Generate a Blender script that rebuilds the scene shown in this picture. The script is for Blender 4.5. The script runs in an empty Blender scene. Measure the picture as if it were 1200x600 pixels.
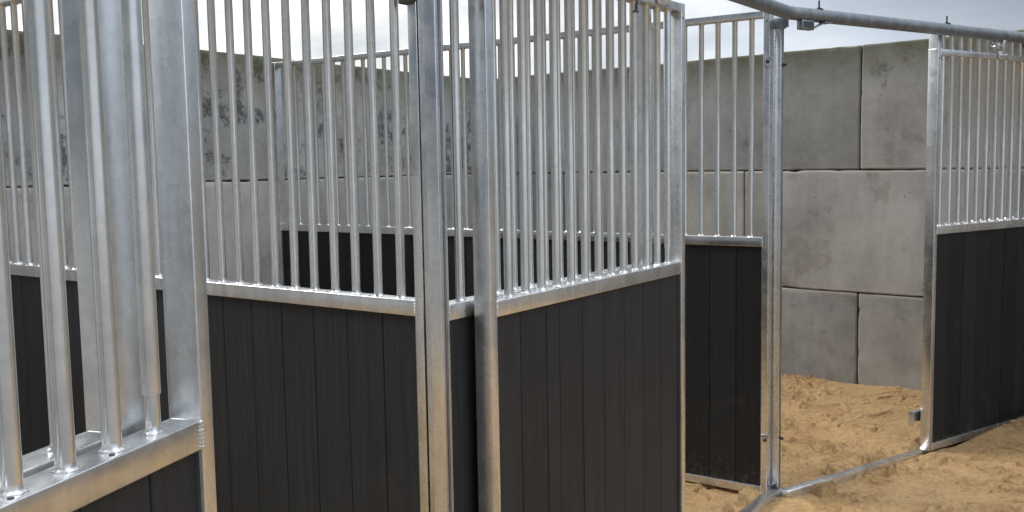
import bpy, bmesh, math, random
from mathutils import Vector, Matrix, noise
R = math.radians
random.seed(7)
scn = bpy.context.scene
COL = scn.collection

# ------------------------------------------------------------------ camera
cam_data = bpy.data.cameras.new('camera')
cam = bpy.data.objects.new('camera', cam_data); COL.objects.link(cam)
cam_data.sensor_width = 36.0
cam_data.lens = 36.0 * 1152.74 / 1200.0
cam_data.clip_start = 0.02; cam_data.clip_end = 2000
PITCH, ROLL, EYE = R(5.2993), R(0.9895), 1.55
fw = Vector((0, math.cos(PITCH), -math.sin(PITCH)))
up0 = Vector((0, math.sin(PITCH), math.cos(PITCH)))
r0 = Vector((1, 0, 0))
rt = r0 * math.cos(ROLL) - up0 * math.sin(ROLL)
upv = r0 * math.sin(ROLL) + up0 * math.cos(ROLL)
cam.matrix_world = Matrix(((rt.x, upv.x, -fw.x, 0), (rt.y, upv.y, -fw.y, 0), (rt.z, upv.z, -fw.z, EYE), (0, 0, 0, 1)))
scn.camera = cam

# ------------------------------------------------------------------ light
SUN_AZ, SUN_EL = R(-70), R(42)          # azimuth clockwise from +Y
w = bpy.data.worlds.new('World'); scn.world = w; w.use_nodes = True
nt = w.node_tree; nt.nodes.clear()
def N(t, typ, **kw):
    n = t.nodes.new(typ)
    for k, v in kw.items(): setattr(n, k, v)
    return n
def ramp(t, stops, interp='LINEAR'):
    n = t.nodes.new('ShaderNodeValToRGB'); cr = n.color_ramp; cr.interpolation = interp
    while len(cr.elements) > 1: cr.elements.remove(cr.elements[-1])
    cr.elements[0].position = stops[0][0]; cr.elements[0].color = stops[0][1]
    for p, c in stops[1:]:
        e = cr.elements.new(p); e.color = c
    return n
def g(v): return (v, v, v, 1)
out = N(nt, 'ShaderNodeOutputWorld'); bg = N(nt, 'ShaderNodeBackground'); bg.inputs['Strength'].default_value = 0.1
sky = N(nt, 'ShaderNodeTexSky', sky_type='NISHITA'); sky.sun_disc = False
sky.sun_elevation = SUN_EL; sky.sun_rotation = SUN_AZ
tc = N(nt, 'ShaderNodeTexCoord')
mp = N(nt, 'ShaderNodeMapping'); mp.inputs['Scale'].default_value = (1, 1, 2.6)
nt.links.new(tc.outputs['Generated'], mp.inputs['Vector'])
cn = N(nt, 'ShaderNodeTexNoise'); cn.inputs['Scale'].default_value = 4.2; cn.inputs['Detail'].default_value = 7; cn.inputs['Roughness'].default_value = 0.55
cn.inputs['Distortion'].default_value = 0.3
nt.links.new(mp.outputs[0], cn.inputs['Vector'])
# the bright part of the cloud deck lies round the hidden sun, ahead-left
dt = N(nt, 'ShaderNodeVectorMath', operation='DOT_PRODUCT')
dt.inputs[1].default_value = Vector((-0.50, 0.80, 0.33)).normalized()
nt.links.new(tc.outputs['Generated'], dt.inputs[0])
sm = N(nt, 'ShaderNodeMapRange'); sm.inputs['From Min'].default_value = 0.2; sm.inputs['From Max'].default_value = 1.0; sm.inputs['To Max'].default_value = 0.85
nt.links.new(dt.outputs['Value'], sm.inputs['Value'])
ad = N(nt, 'ShaderNodeMath', operation='MULTIPLY_ADD'); ad.inputs[1].default_value = 0.34
nt.links.new(cn.outputs['Fac'], ad.inputs[0]); nt.links.new(sm.outputs[0], ad.inputs[2])
cr = ramp(nt, [(0.0, g(0)), (0.64, g(0.0)), (0.76, g(0.45)), (0.90, g(1.0))])
# an overcast deck is dimmer towards the horizon and brighter overhead
sz = N(nt, 'ShaderNodeSeparateXYZ'); nt.links.new(tc.outputs['Generated'], sz.inputs[0])
el = ramp(nt, [(0.0, (4.3, 4.5, 4.9, 1)), (0.18, (3.2, 3.6, 4.25, 1)), (0.45, (10.0, 10.4, 11.2, 1)), (1.0, (15.5, 15.8, 16.4, 1))])
nt.links.new(sz.outputs['Z'], el.inputs['Fac'])
# dark patch added to the sky behind-left to darken reflections in steel
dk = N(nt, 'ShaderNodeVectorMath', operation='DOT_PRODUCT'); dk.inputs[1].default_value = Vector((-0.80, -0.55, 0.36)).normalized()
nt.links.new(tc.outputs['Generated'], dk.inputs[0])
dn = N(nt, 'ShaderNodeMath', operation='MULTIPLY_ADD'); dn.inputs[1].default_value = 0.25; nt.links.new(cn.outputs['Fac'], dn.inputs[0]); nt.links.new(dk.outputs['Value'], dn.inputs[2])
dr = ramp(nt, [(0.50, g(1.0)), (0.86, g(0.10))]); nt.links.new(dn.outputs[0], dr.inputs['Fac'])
dk2 = N(nt, 'ShaderNodeVectorMath', operation='DOT_PRODUCT'); dk2.inputs[1].default_value = Vector((0.88, 0.42, 0.34)).normalized()  # second dark patch added to the sky, ahead-right, for darker steel reflections
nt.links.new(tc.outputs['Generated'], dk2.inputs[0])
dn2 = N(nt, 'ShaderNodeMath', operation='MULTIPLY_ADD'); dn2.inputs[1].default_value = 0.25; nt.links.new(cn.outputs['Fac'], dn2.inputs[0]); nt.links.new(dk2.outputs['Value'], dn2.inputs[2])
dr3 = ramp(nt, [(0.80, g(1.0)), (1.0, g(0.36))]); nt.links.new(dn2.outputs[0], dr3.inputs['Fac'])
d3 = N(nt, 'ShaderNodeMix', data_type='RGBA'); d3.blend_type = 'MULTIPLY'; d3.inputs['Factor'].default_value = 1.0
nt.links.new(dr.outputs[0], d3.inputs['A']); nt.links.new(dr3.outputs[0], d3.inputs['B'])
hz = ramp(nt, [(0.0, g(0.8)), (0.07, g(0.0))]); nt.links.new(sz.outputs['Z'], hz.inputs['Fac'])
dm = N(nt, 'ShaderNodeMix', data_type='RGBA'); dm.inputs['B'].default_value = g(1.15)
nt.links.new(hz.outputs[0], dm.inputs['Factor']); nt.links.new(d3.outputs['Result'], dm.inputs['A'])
nv = N(nt, 'ShaderNodeMapRange'); nv.inputs['From Min'].default_value = 0.3; nv.inputs['From Max'].default_value = 0.7
nv.inputs['To Min'].default_value = 0.58; nv.inputs['To Max'].default_value = 1.48; nt.links.new(cn.outputs['Fac'], nv.inputs['Value'])
eb = N(nt, 'ShaderNodeMix', data_type='RGBA'); eb.blend_type = 'MULTIPLY'; eb.inputs['Factor'].default_value = 1.0
nt.links.new(el.outputs[0], eb.inputs['A']); nt.links.new(nv.outputs[0], eb.inputs['B'])
cb = N(nt, 'ShaderNodeMix', data_type='RGBA')
bn = N(nt, 'ShaderNodeTexNoise'); bn.inputs['Scale'].default_value = 7.5; bn.inputs['Detail'].default_value = 6; nt.links.new(mp.outputs[0], bn.inputs['Vector'])
br_ = ramp(nt, [(0.36, (4.4, 4.6, 4.8, 1)), (0.50, (6.0, 6.0, 5.9, 1)), (0.64, (9.5, 9.2, 8.7, 1))]); nt.links.new(bn.outputs['Fac'], br_.inputs['Fac'])
nt.links.new(br_.outputs[0], cb.inputs['B'])
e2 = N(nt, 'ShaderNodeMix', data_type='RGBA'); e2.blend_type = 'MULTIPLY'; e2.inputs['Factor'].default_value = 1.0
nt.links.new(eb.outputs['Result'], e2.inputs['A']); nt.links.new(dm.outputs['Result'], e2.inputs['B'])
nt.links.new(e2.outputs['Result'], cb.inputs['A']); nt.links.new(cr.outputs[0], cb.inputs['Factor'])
nt.links.new(ad.outputs[0], cr.inputs['Fac'])
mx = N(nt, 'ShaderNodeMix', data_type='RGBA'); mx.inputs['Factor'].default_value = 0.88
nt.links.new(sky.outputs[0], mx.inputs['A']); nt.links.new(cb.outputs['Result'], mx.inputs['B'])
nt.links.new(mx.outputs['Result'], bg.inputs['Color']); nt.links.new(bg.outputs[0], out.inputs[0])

sd = bpy.data.lights.new('sun', 'SUN'); sd.energy = 1.5; sd.angle = R(18); sd.color = (1.0, 0.955, 0.88)
so = bpy.data.objects.new('sun', sd); COL.objects.link(so)
sdir = Vector((math.sin(SUN_AZ) * math.cos(SUN_EL), math.cos(SUN_AZ) * math.cos(SUN_EL), math.sin(SUN_EL)))
so.rotation_euler = sdir.to_track_quat('Z', 'Y').to_euler(); so.location = sdir * 30

scn.view_settings.view_transform = 'Standard'; scn.view_settings.look = 'None'
scn.view_settings.exposure = 0.74; scn.view_settings.gamma = 1.0; scn.view_settings.use_curve_mapping = False
scn.cycles.max_bounces = 8

# ------------------------------------------------------------------ materials
def mat(name):
    m = bpy.data.materials.new(name); m.use_nodes = True
    t = m.node_tree; b = t.nodes['Principled BSDF']
    return m, t, b
def L(t, a, b): t.links.new(a, b)
def noise_tex(t, vec, scale, detail=4, rough=0.5, dist=0.0):
    n = N(t, 'ShaderNodeTexNoise'); n.inputs['Scale'].default_value = scale; n.inputs['Detail'].default_value = detail
    n.inputs['Roughness'].default_value = rough; n.inputs['Distortion'].default_value = dist
    L(t, vec, n.inputs['Vector']); return n
def obj_vec(t, spread=7.0, scale=(1, 1, 1)):
    tcn = N(t, 'ShaderNodeTexCoord'); oi = N(t, 'ShaderNodeObjectInfo')
    ml = N(t, 'ShaderNodeMath', operation='MULTIPLY'); ml.inputs[1].default_value = spread
    L(t, oi.outputs['Random'], ml.inputs[0])
    av = N(t, 'ShaderNodeVectorMath', operation='ADD'); L(t, tcn.outputs['Object'], av.inputs[0]); L(t, ml.outputs[0], av.inputs[1])
    mpn = N(t, 'ShaderNodeMapping'); mpn.inputs['Scale'].default_value = scale; L(t, av.outputs[0], mpn.inputs['Vector'])
    return mpn.outputs[0], tcn, oi
def mixc(t, f, a, b, blend='MIX'):
    n = N(t, 'ShaderNodeMix', data_type='RGBA'); n.blend_type = blend
    if hasattr(f, 'is_linked') or not isinstance(f, (int, float)): L(t, f, n.inputs['Factor'])
    else: n.inputs['Factor'].default_value = f
    for s, v in (('A', a), ('B', b)):
        if isinstance(v, tuple): n.inputs[s].default_value = v if len(v) == 4 else v + (1,)
        else: L(t, v, n.inputs[s])
    return n.outputs['Result']
def bump(t, b, h, strength, dist):
    n = N(t, 'ShaderNodeBump'); n.inputs['Strength'].default_value = strength; n.inputs['Distance'].default_value = dist
    L(t, h, n.inputs['Height']); L(t, n.outputs[0], b.inputs['Normal']); return n

def galv(name, c0, c1, r_lo, r_hi, bump_s=0.25, streak=(1, 1, 0.12), mottle=0.84):
    m, t, b = mat(name)
    v, tcn, oi = obj_vec(t)
    vs = N(t, 'ShaderNodeMapping'); vs.inputs['Scale'].default_value = streak; L(t, v, vs.inputs['Vector'])
    n1 = noise_tex(t, vs.outputs[0], 26, 5, 0.6, 0.4)
    n2 = noise_tex(t, v, 9, 4, 0.55, 0.8)
    n3 = noise_tex(t, v, 210, 3, 0.6)
    vo = N(t, 'ShaderNodeTexVoronoi'); vo.inputs['Scale'].default_value = 70; L(t, v, vo.inputs['Vector'])
    r1 = ramp(t, [(0.3, c0 + (1,)), (0.7, c1 + (1,))]); L(t, n1.outputs['Fac'], r1.inputs['Fac'])
    r2 = ramp(t, [(0.33, g(mottle)), (0.56, g(1.0))]); L(t, n2.outputs['Fac'], r2.inputs['Fac'])
    c = mixc(t, 0.6, r1.outputs[0], r2.outputs[0], 'MULTIPLY')
    r3 = ramp(t, [(0.0, g(0.82)), (1.0, g(1.06))]); L(t, vo.outputs['Color'], r3.inputs['Fac'])
    c = mixc(t, 0.5, c, r3.outputs[0], 'MULTIPLY')
    L(t, c, b.inputs['Base Color'])
    b.inputs['Metallic'].default_value = 0.9
    mr = N(t, 'ShaderNodeMapRange'); mr.inputs['From Min'].default_value = 0.3; mr.inputs['From Max'].default_value = 0.7
    mr.inputs['To Min'].default_value = r_lo; mr.inputs['To Max'].default_value = r_hi
    L(t, n2.outputs['Fac'], mr.inputs['Value']); L(t, mr.outputs[0], b.inputs['Roughness'])
    nd = noise_tex(t, v, 55, 2, 0.5); md = N(t, 'ShaderNodeMath', operation='MULTIPLY_ADD'); md.inputs[1].default_value = 1.6
    L(t, nd.outputs['Fac'], md.inputs[0]); L(t, n3.outputs['Fac'], md.inputs[2])
    bump(t, b, md.outputs[0], bump_s * 0.5, 0.0005)
    return m
GALV = galv('galvanised_steel', (0.68, 0.705, 0.72), (0.86, 0.88, 0.89), 0.20, 0.34)
GALV_BAR = galv('galvanised_bar_steel', (0.68, 0.705, 0.71), (0.84, 0.855, 0.855), 0.15, 0.25, 0.05, mottle=0.94)
GALV_DULL = galv('weathered_galvanised_steel', (0.22, 0.245, 0.27), (0.36, 0.39, 0.42), 0.34, 0.52, 0.3)
WELD = galv('weld_zinc', (0.75, 0.76, 0.78), (0.88, 0.88, 0.88), 0.22, 0.35, 0.5)

m, t, b = mat('black_plastic_board'); BOARD = m
v, tcn, oi = obj_vec(t, 5.0)
vs = N(t, 'ShaderNodeMapping'); vs.inputs['Scale'].default_value = (1, 1, 0.035); L(t, v, vs.inputs['Vector'])
n1 = noise_tex(t, vs.outputs[0], 85, 4, 0.6); n2 = noise_tex(t, v, 3.5, 5, 0.65); n4 = noise_tex(t, v, 260, 2, 0.6)
r1 = ramp(t, [(0.3, (0.018, 0.0205, 0.0235, 1)), (0.72, (0.032, 0.0355, 0.040, 1))]); L(t, n1.outputs['Fac'], r1.inputs['Fac'])
vc = N(t, 'ShaderNodeVertexColor'); vc.layer_name = 'board'
c = mixc(t, 1.0, r1.outputs[0], vc.outputs['Color'], 'MULTIPLY')
r2 = ramp(t, [(0.60, g(0)), (0.80, g(1))]); L(t, n2.outputs['Fac'], r2.inputs['Fac'])
c = mixc(t, r2.outputs[0], c, (0.042, 0.042, 0.043))
# short pale scuffs
vs2 = N(t, 'ShaderNodeMapping'); vs2.inputs['Scale'].default_value = (26, 26, 5); L(t, v, vs2.inputs['Vector'])
n5 = noise_tex(t, vs2.outputs[0], 1.0, 2, 0.4, 1.2)
r5 = ramp(t, [(0.735, g(0)), (0.80, g(0.22))]); L(t, n5.outputs['Fac'], r5.inputs['Fac'])
c = mixc(t, r5.outputs[0], c, (0.16, 0.16, 0.155))
sz2 = N(t, 'ShaderNodeSeparateXYZ'); L(t, tcn.outputs['Object'], sz2.inputs[0])
n8 = noise_tex(t, v, 30, 6, 0.75)
ds = N(t, 'ShaderNodeMath', operation='MULTIPLY_ADD'); ds.inputs[1].default_value = -0.9; L(t, n8.outputs['Fac'], ds.inputs[0]); L(t, sz2.outputs['Z'], ds.inputs[2])
dr2 = N(t, 'ShaderNodeMapRange'); dr2.inputs['From Min'].default_value = -0.42; dr2.inputs['From Max'].default_value = -0.56; dr2.inputs['To Max'].default_value = 0.15
L(t, ds.outputs[0], dr2.inputs['Value'])
c = mixc(t, dr2.outputs[0], c, (0.36, 0.27, 0.16))
L(t, c, b.inputs['Base Color']); b.inputs['Roughness'].default_value = 0.55; b.inputs['Specular IOR Level'].default_value = 0.3
mm = N(t, 'ShaderNodeMath', operation='ADD'); L(t, n1.outputs['Fac'], mm.inputs[0]); L(t, n4.outputs['Fac'], mm.inputs[1])
bump(t, b, mm.outputs[0], 0.5, 0.0018)

def concrete(name, moss, mold):
    m, t, b = mat(name)
    v, tcn, oi = obj_vec(t, 11.0)
    n1 = noise_tex(t, v, 1.7, 6, 0.62, 0.3); n2 = noise_tex(t, v, 9, 6, 0.65, 0.5); n3 = noise_tex(t, v, 75, 4, 0.6)
    r1 = ramp(t, [(0.28, (0.36, 0.362, 0.362, 1)), (0.5, (0.42, 0.423, 0.421, 1)), (0.72, (0.48, 0.481, 0.475, 1))]); L(t, n1.outputs['Fac'], r1.inputs['Fac'])
    r2 = ramp(t, [(0.30, g(0.82)), (0.50, g(1.0)), (0.75, g(1.08))]); L(t, n2.outputs['Fac'], r2.inputs['Fac'])
    c = mixc(t, 0.75, r1.outputs[0], r2.outputs[0], 'MULTIPLY')
    # per-block tint
    rt_ = ramp(t, [(0.0, (0.84, 0.85, 0.87, 1)), (1.0, (1.10, 1.08, 1.05, 1))]); L(t, oi.outputs['Random'], rt_.inputs['Fac'])
    c = mixc(t, 0.9, c, rt_.outputs[0], 'MULTIPLY')
    # damp brown patches with ragged edges
    n4 = noise_tex(t, v, 1.5, 9, 0.70, 0.25)
    r4 = ramp(t, [(0.60, g(0)), (0.63, g(0.38))]); L(t, n4.outputs['Fac'], r4.inputs['Fac'])
    c = mixc(t, r4.outputs[0], c, (0.26, 0.235, 0.20))
    # black mould specks
    n5 = noise_tex(t, v, 3.2, 10, 0.82, 0.0)
    r5 = ramp(t, [(0.60 - mold * 0.09, g(0)), (0.66 - mold * 0.09, g(0.35 + mold * 0.5))]); L(t, n5.outputs['Fac'], r5.inputs['Fac'])
    c = mixc(t, r5.outputs[0], c, (0.075, 0.075, 0.080))
    n9 = noise_tex(t, v, 34, 3, 0.5); r9 = ramp(t, [(0.25, g(0.5)), (0.28, g(1.0))]); L(t, n9.outputs['Fac'], r9.inputs['Fac'])
    c = mixc(t, 0.9, c, r9.outputs[0], 'MULTIPLY')
    n10 = noise_tex(t, v, 4.2, 8, 0.7, 0.2); r10 = ramp(t, [(0.32, g(0.84)), (0.48, g(1.0)), (0.66, g(1.10))]); L(t, n10.outputs['Fac'], r10.inputs['Fac'])
    c = mixc(t, 0.9, c, r10.outputs[0], 'MULTIPLY')
    # vertical drip runs
    vs = N(t, 'ShaderNodeMapping'); vs.inputs['Scale'].default_value = (5, 5, 0.5); L(t, v, vs.inputs['Vector'])
    n6 = noise_tex(t, vs.outputs[0], 2.2, 5, 0.6)
    r6 = ramp(t, [(0.34, g(0.82)), (0.56, g(1))]); L(t, n6.outputs['Fac'], r6.inputs['Fac'])
    c = mixc(t, 0.6, c, r6.outputs[0], 'MULTIPLY')
    tx = N(t, 'ShaderNodeSeparateXYZ'); L(t, tcn.outputs['Object'], tx.inputs[0])
    az_ = N(t, 'ShaderNodeMath', operation='ABSOLUTE'); L(t, tx.outputs['Z'], az_.inputs[0])
    ez = N(t, 'ShaderNodeMath', operation='MULTIPLY_ADD'); ez.inputs[1].default_value = 0.035; L(t, n2.outputs['Fac'], ez.inputs[0]); L(t, az_.outputs[0], ez.inputs[2])
    er_ = N(t, 'ShaderNodeMapRange'); er_.inputs['From Min'].default_value = 0.388; er_.inputs['From Max'].default_value = 0.402; er_.inputs['To Max'].default_value = 0.55
    L(t, ez.outputs[0], er_.inputs['Value'])
    c = mixc(t, er_.outputs[0], c, (0.50, 0.49, 0.46))
    n7 = noise_tex(t, v, 0.9, 3, 0.5); r7 = ramp(t, [(0.35, g(0.80)), (0.65, g(1.12))]); L(t, n7.outputs['Fac'], r7.inputs['Fac'])
    c = mixc(t, 0.8, c, r7.outputs[0], 'MULTIPLY')
    if moss: c = mixc(t, 1.0, c, (0.90, 0.91, 0.91), 'MULTIPLY')      # the top course is older and greyer
    if moss:
        sx = N(t, 'ShaderNodeSeparateXYZ'); L(t, tcn.outputs['Object'], sx.inputs[0])
        a_ = N(t, 'ShaderNodeMath', operation='MULTIPLY_ADD'); a_.inputs[1].default_value = 0.42; L(t, n2.outputs['Fac'], a_.inputs[0]); L(t, sx.outputs['Z'], a_.inputs[2])
        a2 = N(t, 'ShaderNodeMapRange'); a2.inputs['From Min'].default_value = 0.40 - 0.06 * moss; a2.inputs['From Max'].default_value = 0.66
        a2.inputs['To Max'].default_value = 0.85; L(t, a_.outputs[0], a2.inputs['Value'])
        c = mixc(t, a2.outputs[0], c, (0.085, 0.095, 0.040))
    L(t, c, b.inputs['Base Color']); b.inputs['Roughness'].default_value = 0.9
    b.inputs['Specular IOR Level'].default_value = 0.25
    vo = N(t, 'ShaderNodeTexVoronoi'); vo.inputs['Scale'].default_value = 26; L(t, v, vo.inputs['Vector'])
    rp = ramp(t, [(0.05, g(0)), (0.10, g(1))]); L(t, vo.outputs['Distance'], rp.inputs['Fac'])
    m1 = N(t, 'ShaderNodeMath', operation='MULTIPLY_ADD'); m1.inputs[1].default_value = 0.5; L(t, rp.outputs[0], m1.inputs[0]); L(t, n3.outputs['Fac'], m1.inputs[2])
    bump(t, b, m1.outputs[0], 0.35, 0.003)
    return m
CONC = concrete('concrete', 0, 0.0)
CONC_TOP = concrete('mossy_concrete', 1, 0.25)
CONC_MOLD = concrete('mouldy_concrete', 2, 1.0)

m, t, b = mat('sand'); SAND = m
tcn = N(t, 'ShaderNodeTexCoord'); v = tcn.outputs['Object']
n1 = noise_tex(t, v, 1.1, 5, 0.6, 0.4); n2 = noise_tex(t, v, 11, 6, 0.7, 0.5); n3 = noise_tex(t, v, 420, 2, 0.6); n6 = noise_tex(t, v, 48, 5, 0.7)
r1 = ramp(t, [(0.3, (0.48, 0.310, 0.150, 1)), (0.62, (0.61, 0.415, 0.215, 1))]); L(t, n1.outputs['Fac'], r1.inputs['Fac'])
r2 = ramp(t, [(0.30, g(0.62)), (0.52, g(1.0)), (0.8, g(1.1))]); L(t, n2.outputs['Fac'], r2.inputs['Fac'])
c = mixc(t, 0.65, r1.outputs[0], r2.outputs[0], 'MULTIPLY')
r3 = ramp(t, [(0.35, g(0.78)), (0.65, g(1.12))]); L(t, n3.outputs['Fac'], r3.inputs['Fac'])
c = mixc(t, 0.5, c, r3.outputs[0], 'MULTIPLY')
r9 = ramp(t, [(0.36, g(0.60)), (0.46, g(1.0)), (0.70, g(1.10))]); L(t, n6.outputs['Fac'], r9.inputs['Fac'])
c = mixc(t, 0.8, c, r9.outputs[0], 'MULTIPLY')
vcs = N(t, 'ShaderNodeVertexColor'); vcs.layer_name = 'damp_shade'       # damp clods, plus shade painted into the cracks and dents
c = mixc(t, vcs.outputs['Color'], c, (0.29, 0.155, 0.066))
lo_ = N(t, 'ShaderNodeVectorMath', operation='SUBTRACT'); L(t, v, lo_.inputs[0]); lo_.inputs[1].default_value = (0.6, 3.9, 0)
ln = N(t, 'ShaderNodeVectorMath', operation='LENGTH'); L(t, lo_.outputs[0], ln.inputs[0])
ed = N(t, 'ShaderNodeMath', operation='MULTIPLY_ADD'); ed.inputs[1].default_value = 1.6; L(t, n1.outputs['Fac'], ed.inputs[0]); L(t, ln.outputs['Value'], ed.inputs[2])
er = N(t, 'ShaderNodeMapRange'); er.inputs['From Min'].default_value = 7.2; er.inputs['From Max'].default_value = 7.6; L(t, ed.outputs[0], er.inputs['Value'])
rf = ramp(t, [(0.3, (0.17, 0.17, 0.168, 1)), (0.7, (0.27, 0.268, 0.26, 1))]); L(t, n2.outputs['Fac'], rf.inputs['Fac'])
c = mixc(t, er.outputs[0], c, rf.outputs[0])          # gravel yard beyond the riding sand
L(t, c, b.inputs['Base Color']); b.inputs['Roughness'].default_value = 0.97; b.inputs['Specular IOR Level'].default_value = 0.15
m1 = N(t, 'ShaderNodeMath', operation='MULTIPLY_ADD'); m1.inputs[1].default_value = 0.25; L(t, n3.outputs['Fac'], m1.inputs[0]); L(t, n6.outputs['Fac'], m1.inputs[2])
bump(t, b, m1.outputs[0], 1.0, 0.016)

m, t, b = mat('dark_steel'); DARK = m
b.inputs['Base Color'].default_value = (0.09, 0.095, 0.10, 1); b.inputs['Metallic'].default_value = 0.7; b.inputs['Roughness'].default_value = 0.5
m, t, b = mat('gap_shade'); GAP_SHADE = m
b.inputs['Base Color'].default_value = (0.015, 0.017, 0.02, 1); b.inputs['Roughness'].default_value = 0.7  # near-black that stands in for shade in a narrow gap

# ------------------------------------------------------------------ mesh helpers
def link(name, bm, material, parent=None, smooth=False):
    me = bpy.data.meshes.new(name)
    bmesh.ops.recalc_face_normals(bm, faces=bm.faces)
    bm.to_mesh(me); bm.free()
    for mt in (material if isinstance(material, (list, tuple)) else [material]): me.materials.append(mt)
    if smooth:
        for p in me.polygons: p.use_smooth = True
    o = bpy.data.objects.new(name, me); COL.objects.link(o)
    if parent: o.parent = parent
    return o
def box(bm, lo, hi, bev=0.0, seg=2, mi=0):
    c = [(a + b_) / 2 for a, b_ in zip(lo, hi)]; s = [b_ - a for a, b_ in zip(lo, hi)]
    r = bmesh.ops.create_cube(bm, size=1.0, matrix=Matrix.Translation(c) @ Matrix.Diagonal((*s, 1)))
    fs = {f for v_ in r['verts'] for f in v_.link_faces}
    for f in fs: f.material_index = mi
    if bev:
        es = list({e for v_ in r['verts'] for e in v_.link_edges})
        bmesh.ops.bevel(bm, geom=es, offset=bev, segments=seg, affect='EDGES', profile=0.5, clamp_overlap=True)
def cyl(bm, a, b_, r, n=20, r2=None, mi=0):
    a = Vector(a); b_ = Vector(b_); d = b_ - a
    M = Matrix.Translation((a + b_) / 2) @ d.to_track_quat('Z', 'Y').to_matrix().to_4x4()
    res = bmesh.ops.create_cone(bm, cap_ends=True, segments=n, radius1=r, radius2=r if r2 is None else r2, depth=d.length, matrix=M)
    for f in {f for v_ in res['verts'] for f in v_.link_faces}: f.material_index = mi
def shade_auto(o, ang=40):
    me = o.data
    for p in me.polygons: p.use_smooth = True
    bm = bmesh.new(); bm.from_mesh(me)
    for e in bm.edges:
        if len(e.link_faces) == 2 and e.calc_face_angle(0) > R(ang): e.smooth = False
    bm.to_mesh(me); bm.free()
def thing(name, label, cat, loc, rz, group=None):
    o = bpy.data.objects.new(name, None); COL.objects.link(o)
    o.location = loc; o.rotation_euler = (0, 0, rz); o['label'] = label; o['category'] = cat
    o.empty_display_size = 0.1
    if group: o['group'] = group
    return o

# ------------------------------------------------------------------ steel panels
BR = 0.0135
_bars = {}
def bar_mesh(height, k):
    """round tube standing on z=0 with a lumpy weld bead at its foot and head"""
    key = (round(height, 3), k)
    if key in _bars: return _bars[key]
    rnd = random.Random(k * 31 + 5)
    bm = bmesh.new(); n = 28
    RB = 0.0105 if k == 9 else 0.0124
    prof = [(0.0042, 0.0), (0.0032, 0.0014), (0.0015, 0.0030), (0.0005, 0.005), (0, 0.0110), (0, height * .5), (0, height - 0.009), (0.0025, height - 0.003), (0.004, height)]
    base = [(RB * math.cos(a), RB * math.sin(a), math.cos(a), math.sin(a)) for a in (2 * math.pi * i / 32 for i in range(32))]
    n = len(base)
    ph = [rnd.uniform(0, 6.28) for _ in range(3)]
    rings = []
    for ex, z in prof:
        ring = []
        for i, (x_, y_, nx_, ny_) in enumerate(base):
            a = math.atan2(y_, x_)
            q = 1 + 0.30 * math.sin(3 * a + ph[0]) + 0.22 * math.sin(7 * a + ph[1]) + 0.15 * math.sin(13 * a + ph[2])
            ring.append(bm.verts.new((x_ + nx_ * ex * q, y_ + ny_ * ex * q, z)))
        rings.append(ring)
    for j in range(len(rings) - 1):
        for i in range(n):
            f = bm.faces.new((rings[j][i], rings[j][(i + 1) % n], rings[j + 1][(i + 1) % n], rings[j + 1][i]))
            f.material_index = 1 if (j < 4) else 0
            f.smooth = True
    bm.faces.new(rings[-1]); bm.faces.new(list(reversed(rings[0])))
    me = bpy.data.meshes.new('bar'); bm.to_mesh(me); bm.free()
    me.materials.append(GALV_BAR); me.materials.append(WELD)
    _bars[key] = me
    return me

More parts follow.
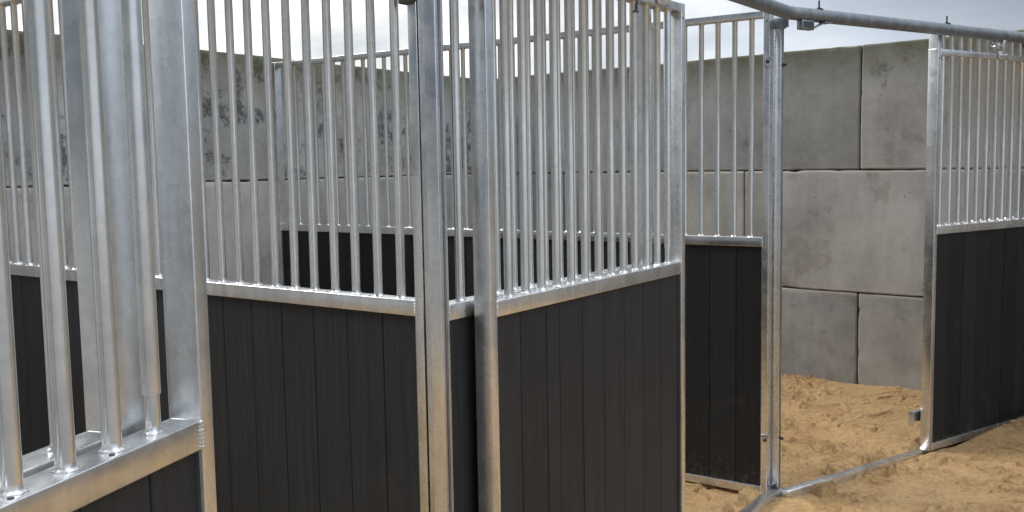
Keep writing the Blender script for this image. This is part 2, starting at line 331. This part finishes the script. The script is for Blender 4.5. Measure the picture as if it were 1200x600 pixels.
ZM1, ZM0 = 1.190, 1.147           # middle rail top and bottom
DEP = 0.055
def panel(root, x0, x1, ztop, zbot, bars, rod=-1, w0=0.030, w1=0.030, board_w=0.135, first=None, narrow=(), steel=GALV, tone=1.0, boards=True):
    """frame of steel profile in the root's local x (along), y (away from the front), z; open bars above, boards below"""
    y0, y1 = 0.0, DEP
    for xa, xb in ((x0, x0 + w0), (x1 - w1, x1)):
        bm = bmesh.new(); box(bm, (xa, y0, zbot), (xb, y1, ztop), 0.0022, 3)
        # small vent hole plug near the rail
        cyl(bm, ((xa + xb) / 2, y0 - 0.0015, ztop - 0.05), ((xa + xb) / 2, y0 + 0.004, ztop - 0.05), 0.004, 10, mi=1)
        shade_auto(link('stile', bm, [steel, DARK], root))
    xi, xj = x0 + w0 + 0.0002, x1 - w1 - 0.0002
    def rail(nm, za, zb):
        bm = bmesh.new(); box(bm, (xi, y0 + 0.0006, za), (xj, y1 - 0.0006, zb), 0.0022, 3)
        for xx in (xi, xj):                                      # weld runs where the rail meets the stile
            for k in range(7):
                zz = za + (zb - za) * (k + 0.5) / 7
                bmesh.ops.create_icosphere(bm, subdivisions=1, radius=0.0032 + 0.0012 * random.random(), matrix=Matrix.Translation((xx, y0 + 0.001, zz)))
        if nm == 'middle_rail':
            for k_, bx_ in enumerate(bars):
                if k_ % 2: cyl(bm, (bx_ - 0.019, 0.013, zb - 0.003), (bx_ - 0.019, 0.013, zb + 0.0012), 0.0038, 10, mi=1)
        shade_auto(link(nm, bm, [steel, DARK], root))
    rail('top_rail', ztop - 0.031, ztop - 0.001)
    rail('middle_rail', ZM0, ZM1)
    rail('bottom_rail', zbot, zbot + 0.038)
    H = ztop - 0.031 - ZM1
    for i, x in enumerate(bars):
        o = bpy.data.objects.new('bar', bar_mesh(H, 9 if i == rod else i % 5)); COL.objects.link(o); o.parent = root
        o.location = (x + random.uniform(-0.0012, 0.0012), DEP / 2, ZM1); o.rotation_euler = (random.uniform(-0.0008, 0.0008), random.uniform(-0.0012, 0.0012), random.choice((0, 1, 2, 3)) * math.pi / 2 + random.uniform(-0.02, 0.02))
    # boards: tongued plastic planks standing in the frame
    if boards:
        bm = bmesh.new(); lay = bm.loops.layers.color.new('board')
        def paint(new, tn):
            for f in new:
                for l in f.loops: l[lay] = (tn, tn, tn, 1)
        box(bm, (xi + 0.001, 0.016, zbot + 0.037), (xj - 0.001, 0.038, ZM0))      # the tongues behind the grooves
        paint(bm.faces, 0.3)
        x = xi if first is None else xi + first - board_w
        i = 0
        while x < xj - 0.002:
            bw = 0.068 if i in narrow else board_w
            xa, xb = max(x, xi), min(x + bw, xj)
            if xb - xa > 0.004:
                old = set(bm.faces)
                dy = random.uniform(-0.0006, 0.0006)
                box(bm, (xa + 0.0012, 0.011 + dy, zbot + 0.036), (xb - 0.0012, 0.043 + dy, ZM0 + 0.002), 0.0022, 2)
                paint([f for f in bm.faces if f not in old], tone * random.uniform(0.86, 1.12))
            x += bw; i += 1
        link('board_panel', bm, BOARD, root)
        # inner channel lips holding the boards
        for xa in (xi, xj - 0.004):
            bm = bmesh.new(); box(bm, (xa, 0.004, zbot + 0.038), (xa + 0.004, 0.0105, ZM0 - 0.0005))
            link('board_channel', bm, GALV_DULL, root)

def front_xy(s, off, c, th):
    th = R(th); return (s * math.sin(th) - (c + off) * math.cos(th), s * math.cos(th) + (c + off) * math.sin(th))
def part_xy(x, off, c, th):
    th = R(th); return (x * math.cos(th) + (c + off) * math.sin(th), -x * math.sin(th) + (c + off) * math.cos(th))
thE, thA, thG, thB, thF = 34.602, 16.253, 55.923, 36.43, 34.602
cE, cA, cG, cB, cF = 1.5037, 0.825, 3.0098, 1.9563, 4.4441
def front_root(name, label, cat, s, off, c, th, group):
    x, y = front_xy(s, off, c, th)
    return thing(name, label, cat, (x, y, 0), R(90 - th), group)
def part_root(name, label, cat, x, off, c, th, group):
    px, py = part_xy(x, off, c, th)
    return thing(name, label, cat, (px, py, 0), R(-th), group)
def clamp(root, x0, x1, z, hgt=0.045, material=GALV, y=-0.004, name='clamp'):
    """bolted clip that ties a panel to its post"""
    bm = bmesh.new()
    box(bm, (x0, y, z), (x1, y + 0.004, z + hgt), 0.0015, 2)
    box(bm, (x0, y, z), (x0 + 0.004, DEP + 0.006, z + hgt - 0.001), 0.001, 1)
    cx = (x0 + x1) / 2
    cyl(bm, (cx, y - 0.007, z + hgt / 2), (cx, y + 0.001, z + hgt / 2), 0.0085, 6, mi=1)
    cyl(bm, (cx, y - 0.014, z + hgt / 2), (cx, y - 0.005, z + hgt / 2), 0.005, 12, mi=1)
    shade_auto(link(name, bm, [material, DARK], root))

ZF = 2.235; ZD = 2.108
GP = 'barred stable panels'
# --- partition between the near and the middle stall (runs away to the left)
X1 = -1.742; X0 = -4.86
rt1 = part_root('partition_panel', 'long galvanised stall partition with black boards and slim bars, crossing behind the near door to the first post', 'stable partition', X0, 0, cB, thB, GP)
bx = []
x = -1.8465
while x > X0 + 0.06: bx.append(x - X0); x -= 0.0865
panel(rt1, 0, X1 - X0, ZF, -0.045, bx, board_w=0.141, first=(X1 - X0 - 0.06 - 0.133) % 0.141, tone=1.12)
bm = bmesh.new(); box(bm, (X1 - X0 + 0.0012, 0.006, -0.045), (X1 - X0 + 0.0100, 0.050, ZF - 0.01), 0.001, 1); link('gap_shade_strip', bm, GAP_SHADE, rt1)  # black strip imitating the shaded gap between stile and post
clamp(rt1, X1 - X0 - 0.05, X1 - X0 + 0.012, 1.975, 0.05, DARK, y=-0.012); bm = bmesh.new(); box(bm, (X1 - X0 + 0.0012, 0.006, -0.045), (X1 - X0 + 0.0100, 0.050, ZF - 0.01), 0.001, 1); link('gap_shade_strip', bm, GAP_SHADE, rt1)  # upper clamp coloured dark to imitate its shaded underside
clamp(rt1, X1 - X0 - 0.028, X1 - X0 + 0.012, 0.21)
# --- partition between the middle and the far stall
X1 = -1.612; X0 = -4.950
rt2 = part_root('partition_panel', 'far stall partition ending at the post beside the open doorway, its black boards seen through other bars', 'stable partition', X0, 0, cF, thF, GP)
bx = []; x = -1.7072
while x > X0 + 0.09: bx.append(x - X0); x -= 0.0845
panel(rt2, 0, X1 - X0, ZF, -0.045, bx, w0=0.046, first=(X1 - X0 - 0.076 - 0.131) % 0.135, tone=0.85, steel=GALV)
clamp(rt2, X1 - X0 - 0.026, X1 - X0 + 0.012, 1.975, 0.05); clamp(rt2, X1 - X0 - 0.030, X1 - X0 + 0.014, 0.20, 0.05)
clamp(rt2, 0.004, 0.040, 1.92, 0.03)
bm = bmesh.new(); box(bm, (-0.016, 0.006, -0.045), (-0.0015, 0.050, ZF - 0.004), 0.002, 1); link('wall_gap_strip', bm, DARK, rt2)  # dark strip imitating the shaded gap between far stile and wall

# --- fixed fronts
GF = 'fixed stall fronts behind the sliding doors'
OFF = 0.073
s0, s1 = 1.962, 3.172
r = front_root('front_panel', 'fixed barred stall front right of the first post, standing behind the middle sliding door', 'stall front', s0, OFF, cE, thE, GF)
panel(r, 0, s1 - s0, ZF, -0.045, [2.078 + 0.0845 * k - s0 for k in range(12)], w0=0.033, w1=0.065, first=0.13)
s0b, s1b = -0.06, 1.190
r = front_root('front_panel', 'fixed barred stall front behind the nearest sliding door, ending in a wide flat steel stile', 'stall front', s0b, OFF, cA, thA, GF)
panel(r, 0, s1b - s0b, ZF, -0.045, [1.0440 - 0.0845 * k - s0b for k in range(12)], w0=0.033, w1=0.065, first=0.09)
s0g = 4.815
r = front_root('front_panel', 'fixed barred stall front right of the open doorway, behind the far door', 'stall front', s0g, OFF, cG, thG, GF)
panel(r, 0, 1.25, ZF, -0.045, [0.085 + 0.0845 * k for k in range(13)], w0=0.040, first=0.10, tone=0.8)
bm = bmesh.new()          # latch keeper reaching into the doorway
box(bm, (-0.150, 0.004, 0.135), (-0.0005, 0.030, 0.142), 0.002, 2); box(bm, (-0.150, 0.0, 0.110), (-0.143, 0.034, 0.195), 0.003, 2); box(bm, (-0.147, 0.004, 0.183), (-0.0005, 0.030, 0.190), 0.002, 2)
box(bm, (-0.144, 0.008, 0.141), (-0.002, 0.012, 0.184), 0.001, 1)
shade_auto(link('latch_keeper', bm, WELD, r))

# --- sliding doors
GD = 'sliding stall doors'
def latch(root, x, z0, z1):
    bm = bmesh.new()
    cyl(bm, (x, DEP / 2, z0), (x, DEP / 2, z1), 0.0130, 32)
    shade_auto(link('latch_sleeve', bm, GALV, root))
def hanger(root, x):
    """roller carriage: strap bolted to the door's top rail, hooked under and round the track"""
    bm = bmesh.new(); zc = 2.208
    box(bm, (x - 0.045, -0.009, ZD - 0.028), (x + 0.045, -0.003, ZD + 0.012), 0.002, 2)
    for k in (-0.022, 0.022):
        cyl(bm, (x + k, -0.018, ZD - 0.010), (x + k, -0.002, ZD - 0.010), 0.008, 6)
    box(bm, (x - 0.012, -0.014, ZD + 0.004), (x + 0.012, -0.009, 2.182), 0.002, 2)
    cyl(bm, (x - 0.03, -0.014, 2.152), (x - 0.03, 0.050, 2.152), 0.0065, 12)
    cyl(bm, (x + 0.03, -0.014, 2.152), (x + 0.03, 0.050, 2.152), 0.0065, 12)
    box(bm, (x - 0.042, 0.0, 2.132), (x + 0.042, 0.012, 2.166), 0.005, 2)
    for sgn in (-1, 1):
        cyl(bm, (x + sgn * 0.034, 0.012, 2.160), (x + sgn * 0.034, 0.030, 2.160), 0.017, 18)
    box(bm, (x - 0.010, 0.030, ZD), (x + 0.010, 0.035, 2.165), 0.002, 2)
    shade_auto(link('hanger', bm, WELD, root))
def door(label, s0, s1, c, th, sleeve, bars, first, narrow=(), tone=1.0, hang=()):
    r = front_root('sliding_door', label, 'stable door', s0, 0, c, th, GD)
    panel(r, 0, s1 - s0, ZD, -0.012, [b_ - s0 for b_ in bars], rod=0, first=first, narrow=narrow, tone=tone)
    latch(r, sleeve - s0, 1.245 if th < 50 else 1.455, 2.07)
    for hx in hang: hanger(r, hx)
    return r
d1 = door('middle sliding door pushed open over the fixed front, between the first post and the far partition', 2.077, 3.289, cE, thE, 3.2004, [3.2004 - 0.0834 * k for k in range(13)], 0.124, (2,), 1.05, (0.18, 1.03))
bm = bmesh.new(); cyl(bm, (0.87, 0.02, 2.045), (0.87, 0.02, 2.078), 0.008, 10); cyl(bm, (0.87, 0.02, 2.040), (0.87, 0.02, 2.046), 0.012, 6)
link('stop_bolt', bm, DARK, d1)
door('nearest sliding door at the left edge, its broad-looking bars and bright middle rail closest to the viewer', 0.030, 1.242, cA, thA, 1.1381, [1.1381 - 0.0845 * k for k in range(13)], 0.10, (), 1.2, (0.18, 1.03))
door('far right sliding door with densely overlapping bars over deep black boards, hung from the round track', 4.700, 5.90, cG, thG, 4.7843, [4.7843 + 0.0854 * k for k in range(13)], 0.13, (), 0.75, (0.60, 1.08))

# --- corner posts
def post(label, x, y, th, ztop, dp=0.048):
    """x, y: the outer corner where the doorway face meets the front face"""
    t_ = thing('corner_post', label, 'steel post', (x, y, 0), R(90 - th), 'corner posts of the stalls')
    bm = bmesh.new(); box(bm, (0, 0, -0.09), (0.017, dp, ztop), 0.0018, 3)
    shade_auto(link('post_tube', bm, GALV, t_))
    bm = bmesh.new()
    # hat channel on the front face
    box(bm, (0.0175, 0.007, -0.09), (0.0235, dp - 0.004, ztop - 0.002), 0.0015, 2)
    box(bm, (0.024, 0.001, -0.09), (0.034, dp - 0.002, ztop - 0.001), 0.003, 2)
    shade_auto(link('channel', bm, GALV_DULL, t_))
    for z in (0.22, 1.99):
        bm = bmesh.new()
        cyl(bm, (0.030, -0.009, z), (0.030, 0.003, z), 0.008, 6); cyl(bm, (0.030, -0.014, z), (0.030, 0.0, z), 0.0045, 10)
        link('bolt', bm, DARK, t_)
    return t_
Q1 = (-0.1825, 2.493)
Q2 = (1.2545, 4.602)
th1, th2 = 25.5, 45.3
p1 = post('first corner post, tall steel column between the near partition and the middle sliding door', Q1[0], Q1[1], th1, 2.175, 0.035)
p2 = post('second corner post, left side of the open doorway, carrying the bend of the track', Q2[0], Q2[1], th2, 2.175)
for p_ in (p1, p2):
    bm = bmesh.new(); box(bm, (-0.006, -0.016, 2.152), (0.034, 0.046, 2.205), 0.010, 3); box(bm, (-0.010, -0.020, 2.160), (0.038, -0.016, 2.208), 0.0018, 2)
    shade_auto(link('track_bracket', bm, GALV_DULL, p_))
bm = bmesh.new(); box(bm, (0.020, 0.02, 1.975), (0.046, 0.026, 2.005), 0.002, 1); box(bm, (-0.008, -0.012, 1.990), (0.040, -0.004, 2.02), 0.002, 1)
link('clip', bm, DARK, p1)

# --- round overhead door track, mitred at the corners
TR = 0.0305; TZ = 2.211
def nvec(th): th = R(th); return Vector((math.cos(th), -math.sin(th)))
def isect(tha, ca, thb, cb):
    a, b_ = nvec(tha), nvec(thb); d_ = a.x * b_.y - a.y * b_.x
    return Vector(((-ca * b_.y + cb * a.y) / d_, (-a.x * cb + b_.x * ca) / d_))
TO = 0.020
K1 = isect(thA, cA + TO, thE, cE + TO); K2 = isect(thE, cE + TO, thG, cG + TO)
dA = Vector((math.sin(R(thA)), math.cos(R(thA)))); dG = Vector((math.sin(R(thG)), math.cos(R(thG))))
pts = [K1 - dA * 2.6, K1, K2, K2 + dG * 2.6]
track = thing('door_track', 'round galvanised tube running overhead from post to post, bending above the second post', 'door track', (K2.x, K2.y, 0), 0)
def tube_seg(pa, pb, da, db):
    bm = bmesh.new(); n = 40; d_ = (pb - pa).normalized(); nn = Vector((-d_.y, d_.x)); rings = []
    for p_, cut, sh in ((pa, da, 0.0006), (pb, db, -0.0006)):
        ring = []
        for i in range(n):
            a = 2 * math.pi * i / n
            o2 = nn * (TR * math.cos(a)); z = TR * math.sin(a)
            # slide along d_ until the point lies in the cutting plane
            k = -(o2.dot(cut)) / d_.dot(cut) + sh
            q = p_ + o2 + d_ * k
            ring.append(bm.verts.new((q.x - K2.x, q.y - K2.y, TZ + z)))
        rings.append(ring)
    for i in range(n): bm.faces.new((rings[0][i], rings[0][(i + 1) % n], rings[1][(i + 1) % n], rings[1][i]))
    bm.faces.new(rings[1]); bm.faces.new(list(reversed(rings[0])))
    shade_auto(link('track_tube', bm, GALV_DULL, track))
dirs = [(pts[i + 1] - pts[i]).normalized() for i in range(3)]
cuts = [dirs[0], (dirs[0] + dirs[1]).normalized(), (dirs[1] + dirs[2]).normalized(), dirs[2]]
for i in range(3): tube_seg(pts[i], pts[i + 1], cuts[i], cuts[i + 1])
for s_ in (0.215, 1.232, 2.1):
    p_ = dG * s_
    bm = bmesh.new()
    cyl(bm, (p_.x, p_.y, TZ + 0.015), (p_.x, p_.y, TZ + 0.070), 0.0042, 10)
    cyl(bm, (p_.x, p_.y, TZ + TR - 0.001), (p_.x, p_.y, TZ + TR + 0.007), 0.0095, 6)
    cyl(bm, (p_.x, p_.y, TZ + TR - 0.003), (p_.x, p_.y, TZ + TR + 0.0015), 0.019, 20)
    link('track_bolt', bm, DARK, track)
bm = bmesh.new()
ang = math.atan2(dG.y, dG.x); M = Matrix.Rotation(ang, 4, 'Z')
box(bm, (0.065, -0.028, TZ - 0.072), (0.150, 0.004, TZ - 0.029), 0.003, 2)
box(bm, (0.073, -0.0285, TZ - 0.064), (0.142, -0.0288, TZ - 0.036), 0, mi=1)
vs_ = len(bm.verts)
box(bm, (-0.052, -0.012, -0.003), (0.052, 0.012, 0.003), 0.001, 1)
bm.verts.ensure_lookup_table()
Ms = Matrix.Translation((0.195, -0.012, TZ - 0.046)) @ Matrix.Rotation(R(-21), 4, 'Y')
for v_ in bm.verts[vs_:]: v_.co = Ms @ v_.co
box(bm, (0.225, -0.03, TZ - 0.0345), (0.270, 0.010, TZ - 0.028), 0.001, 1)
bmesh.ops.transform(bm, matrix=M, verts=bm.verts)
shade_auto(link('door_stop', bm, [GALV_DULL, DARK], track))

# --- thresholds lying in the sand
def sill(label, s0, s1, off, c, th, z0, z1, wd=0.05):
    r = front_root('threshold_bar', label, 'threshold', s0, off, c, th, 'steel thresholds in the doorways')
    bm = bmesh.new(); box(bm, (0, 0, z0), (s1 - s0, wd, z1), 0.003, 2)
    shade_auto(link('flat_bar', bm, GALV, r)); return r
r = sill('long steel threshold bar crossing the sand of the far open doorway', 3.612, 4.80, 0.028, cG, thG, -0.075, -0.016)
r2_ = sill('short steel threshold bar with a bolted end, meeting the foot of the second post', 3.18, 4.525, 0.055, cE, thE, -0.075, -0.014, 0.055)
bm = bmesh.new(); cyl(bm, (1.30, 0.028, -0.016), (1.30, 0.028, -0.004), 0.011, 6); cyl(bm, (1.30, 0.028, -0.014), (1.30, 0.028, 0.004), 0.006, 12); cyl(bm, (1.30, 0.028, -0.015), (1.30, 0.028, -0.012), 0.018, 20)
link('bolt', bm, DARK, r2_)
sill('steel threshold bar below the nearest doorway, between near door and first post', 1.16, 2.45, 0.055, cA, thA, -0.075, -0.014, 0.055)
# guide roller at the foot of the far door
x_, y_ = front_xy(4.775, -0.03, cG, thG)
gr = thing('guide_roller', 'small steel floor roller at the foot of the far right door', 'door roller', (x_, y_, -0.05), R(90 - thG))
bm = bmesh.new(); box(bm, (-0.03, 0.0, 0.0), (0.03, 0.006, 0.035), 0.002, 1); box(bm, (-0.03, -0.035, -0.01), (0.03, 0.04, 0.002), 0.002, 1)
shade_auto(link('roller_bracket', bm, GALV, gr))
for k in (-0.016, 0.018):
    bm = bmesh.new(); cyl(bm, (k, -0.022, 0.022), (k, -0.001, 0.022), 0.017, 20); cyl(bm, (k, -0.030, 0.022), (k, -0.020, 0.022), 0.007, 6)
    shade_auto(link('roller', bm, GALV_DULL if k < 0 else DARK, gr))

# ------------------------------------------------------------------ concrete block walls
def block(root, x0, x1, z0, z1, depth, material, seed):
    rnd = random.Random(seed)
    bm = bmesh.new(); L_, H_ = x1 - x0, z1 - z0
    g_ = 0.0032
    dx, dz = L_ / 2 - g_, H_ / 2 - g_ * 0.8
    r_ = bmesh.ops.create_cube(bm, size=1.0, matrix=Matrix.Diagonal((dx * 2, depth, dz * 2, 1)))
    bmesh.ops.bevel(bm, geom=list(bm.edges), offset=0.009 + rnd.uniform(0, 0.002), segments=2, affect='EDGES', profile=0.5)
    # chipped, uneven skin: cut into a grid and push about
    bmesh.ops.subdivide_edges(bm, edges=[e for e in bm.edges if e.calc_length() > 0.3], cuts=30, use_grid_fill=True)
    for v_ in bm.verts:
        q = v_.co * 5 + Vector((seed * 3.1, seed * 1.7, 0))
        k = noise.noise(q * 0.5) * 0.003 + noise.noise(q * 5) * 0.0005
        edge = min(abs(abs(v_.co.x) - dx), abs(abs(v_.co.z) - dz))
        if edge < 0.012: k += min(0, noise.noise(q * 4.0 + Vector((9, 1, 4))) + 0.22) * 0.014
        if abs(v_.co.y) > depth / 2 - 0.03: v_.co.y += (k if v_.co.y > 0 else -k)
        if abs(v_.co.z) > dz - 0.02: v_.co.z += (k if v_.co.z > 0 else -k) * 1.2
        if abs(v_.co.x) > dx - 0.02: v_.co.x += (k if v_.co.x > 0 else -k)
    o = link('concrete_block', bm, material, root, smooth=False)
    shade_auto(o, 13)
    o.location = ((x0 + x1) / 2, depth / 2 + rnd.uniform(-0.004, 0.005), (z0 + z1) / 2)
    o.rotation_euler = (rnd.uniform(-0.002, 0.002), 0, rnd.uniform(-0.0015, 0.0015))
Z0 = -0.1215
thW, cW, thV, cV = 40.652, 6.299, 34.148, 4.932
px, py = part_xy(0, 0, cW, thW)
wr_ = thing('concrete_wall', 'grey block wall on the right, joints visible behind the open doorway and the sand', 'concrete wall', (px, py, 0), R(-thW))
xc = -5.66
for k in range(3):
    js = [xc] + [x for x in ([-2.442 + 1.6 * i for i in range(-3, 6)] if k != 1 else [-3.256 + 1.6 * i for i in range(-3, 6)]) if x > xc + 0.2]
    for i in range(len(js) - 1):
        block(wr_, js[i], js[i + 1], Z0 + 0.8 * k, Z0 + 0.8 * (k + 1), 0.8, CONC_TOP if k == 2 else CONC, 11 * k + i)
px, py = front_xy(0, 0, cV, thV)
wl_ = thing('concrete_wall', 'grey block wall on the left with black mould stains, seen through the bars', 'concrete wall', (px, py, 0), R(90 - thV))
# corner point in this wall's own coordinate
cx_, cy_ = part_xy(xc, 0, cW, thW)
sc0 = cx_ * math.sin(R(thV)) + cy_ * math.cos(R(thV)) + 0.78
for k in range(3):
    js = [sc0]
    x = sc0 - (1.6 if k != 1 else 0.8)
    while x > -2.5: js.append(x); x -= 1.6
    js = js[::-1]
    for i in range(len(js) - 1):
        block(wl_, js[i], js[i + 1], Z0 + 0.8 * k, Z0 + 0.8 * (k + 1), 0.8, CONC_MOLD if k == 2 else CONC, 50 + 11 * k + i)

# ------------------------------------------------------------------ sand
def grid_axis(lo, hi, step, far):
    a = []; x = lo
    while x < hi: a.append(x); x += step
    s = step; x = hi
    r_ = []
    while x < far: r_.append(x); s *= 1.18; x += s
    l_ = []; s = step; x = lo - s
    while x > -far: l_.append(x); s *= 1.18; x -= s
    return sorted(l_) + a + r_ + [far], None
xs = grid_axis(0.5, 3.2, 0.0095, 260)[0]; ys = grid_axis(3.8, 7.0, 0.0095, 260)[0]
nW = Vector((math.sin(R(thW)), math.cos(R(thW))))
def sstep(a, b_, x):
    t_ = max(0, min(1, (x - a) / (b_ - a))); return t_ * t_ * (3 - 2 * t_)
def sand_h(x, y):
    if abs(x) > 14 or abs(y) > 14: return -0.055, 0.0
    p = Vector((x, y, 0))
    dW = cW - (nW.x * x + nW.y * y)                 # metres in front of the right wall
    z = -0.052 + 0.125 * sstep(1.5, 0.05, dW) + 0.02 * noise.noise(p * 0.9)
    z += 0.012 * noise.noise(p * 2.6 + Vector((3, 1, 0))) 
    # trampled patches: small sharp clods, scrapes and cracks
    m_ = noise.noise(p * 1.5 + Vector((7, 2, 5))) + 0.6 * noise.noise(p * 4.3 + Vector((1, 8, 5)))
    m_ = sstep(-0.10, 0.42, m_ + 0.25 * sstep(1.6, 0.3, dW))
    wq = Vector((noise.noise(p * 6), noise.noise(p * 6 + Vector((5, 5, 5))), 0)) * 0.05
    q = p + wq
    c_ = noise.noise(q * 17 + Vector((2, 2, 2))) * 0.5 + noise.noise(p * 36) * 0.55 + noise.noise(p * 60) * 0.3
    cl = sstep(0.10, 0.24, c_)
    z += m_ * (cl * 0.010 + max(0, c_) * 0.014) + c_ * 0.0022
    rg = abs(noise.noise(Vector((q.x * 5.5, q.y * 12, 3.3))))
    gate = sstep(0.05, 0.30, noise.noise(p * 3.1 + Vector((4, 9, 2))) + 0.25 * m_)
    cr_ = sstep(0.065, 0.015, rg) * gate
    z -= cr_ * 0.018
    z += sstep(0.03, 0.08, rg) * sstep(0.20, 0.09, rg) * gate * 0.007
    # hoof and boot dents
    u = noise.noise(q * 5.2 + Vector((11, 4, 1)))
    de = sstep(0.33, 0.44, u)
    z -= de * 0.011
    z += sstep(0.20, 0.31, u) * sstep(0.42, 0.33, u) * 0.006
    z += noise.noise(p * 22) * 0.0022
    damp_shade = m_ * cl * 0.22 + de * 0.20 + cr_ * 0.6 + 0.08 * m_
    # keep the doorway bars clear
    for th_, cc, off, s_a, s_b, top in ((thG, cG, 0.053, 3.55, 4.85, -0.034), (thE, cE, 0.08, 3.1, 4.55, -0.030), (thG, cG, 0.05, 4.8, 8.2, -0.058)):
        n_ = nvec(th_); o_ = -(n_.x * x + n_.y * y) - cc - off
        s_ = math.sin(R(th_)) * x + math.cos(R(th_)) * y
        if s_a < s_ < s_b and abs(o_) < 0.10:
            lim = top + max(0, abs(o_) - 0.03) * 0.55
            sp_ = sstep(0.12, 0.40, noise.noise(p * 7 + Vector((3, 3, 8)))) * 0.020      # sand kicked over the bar here and there
            if abs(o_) > 0.022: lim += sp_
            if z > lim or abs(o_) > 0.022 and sp_ > 0.004: z = max(min(z, lim), lim - 0.012) + 0.004 * noise.noise(p * 25)
            if abs(o_) <= 0.022 and z > top - 0.006: z = top - 0.006 + sp_ * 0.9 * max(0, 1 + noise.noise(p * 30))
    return z, max(0, min(0.8, damp_shade))
nx, ny = len(xs), len(ys)
verts, damp_shade_v = [], []
for y in ys:
    for x in xs:
        z, dv = sand_h(x, y); verts.append((x, y, z)); damp_shade_v.append(dv)
faces = [(j * nx + i, j * nx + i + 1, (j + 1) * nx + i + 1, (j + 1) * nx + i) for j in range(ny - 1) for i in range(nx - 1)]
me = bpy.data.meshes.new('ground'); me.from_pydata(verts, [], faces)
ca = me.color_attributes.new('damp_shade', 'FLOAT_COLOR', 'POINT')
fl = [c_ for dv in damp_shade_v for c_ in (dv, dv, dv, 1)]
ca.data.foreach_set('color', fl)
me.polygons.foreach_set('use_smooth', [True] * len(me.polygons))
me.materials.append(SAND); me.update()
gd = bpy.data.objects.new('ground', me); COL.objects.link(gd)
gd['kind'] = 'structure'; gd['label'] = 'tan riding sand, trampled into clods and prints'; gd['category'] = 'sand'
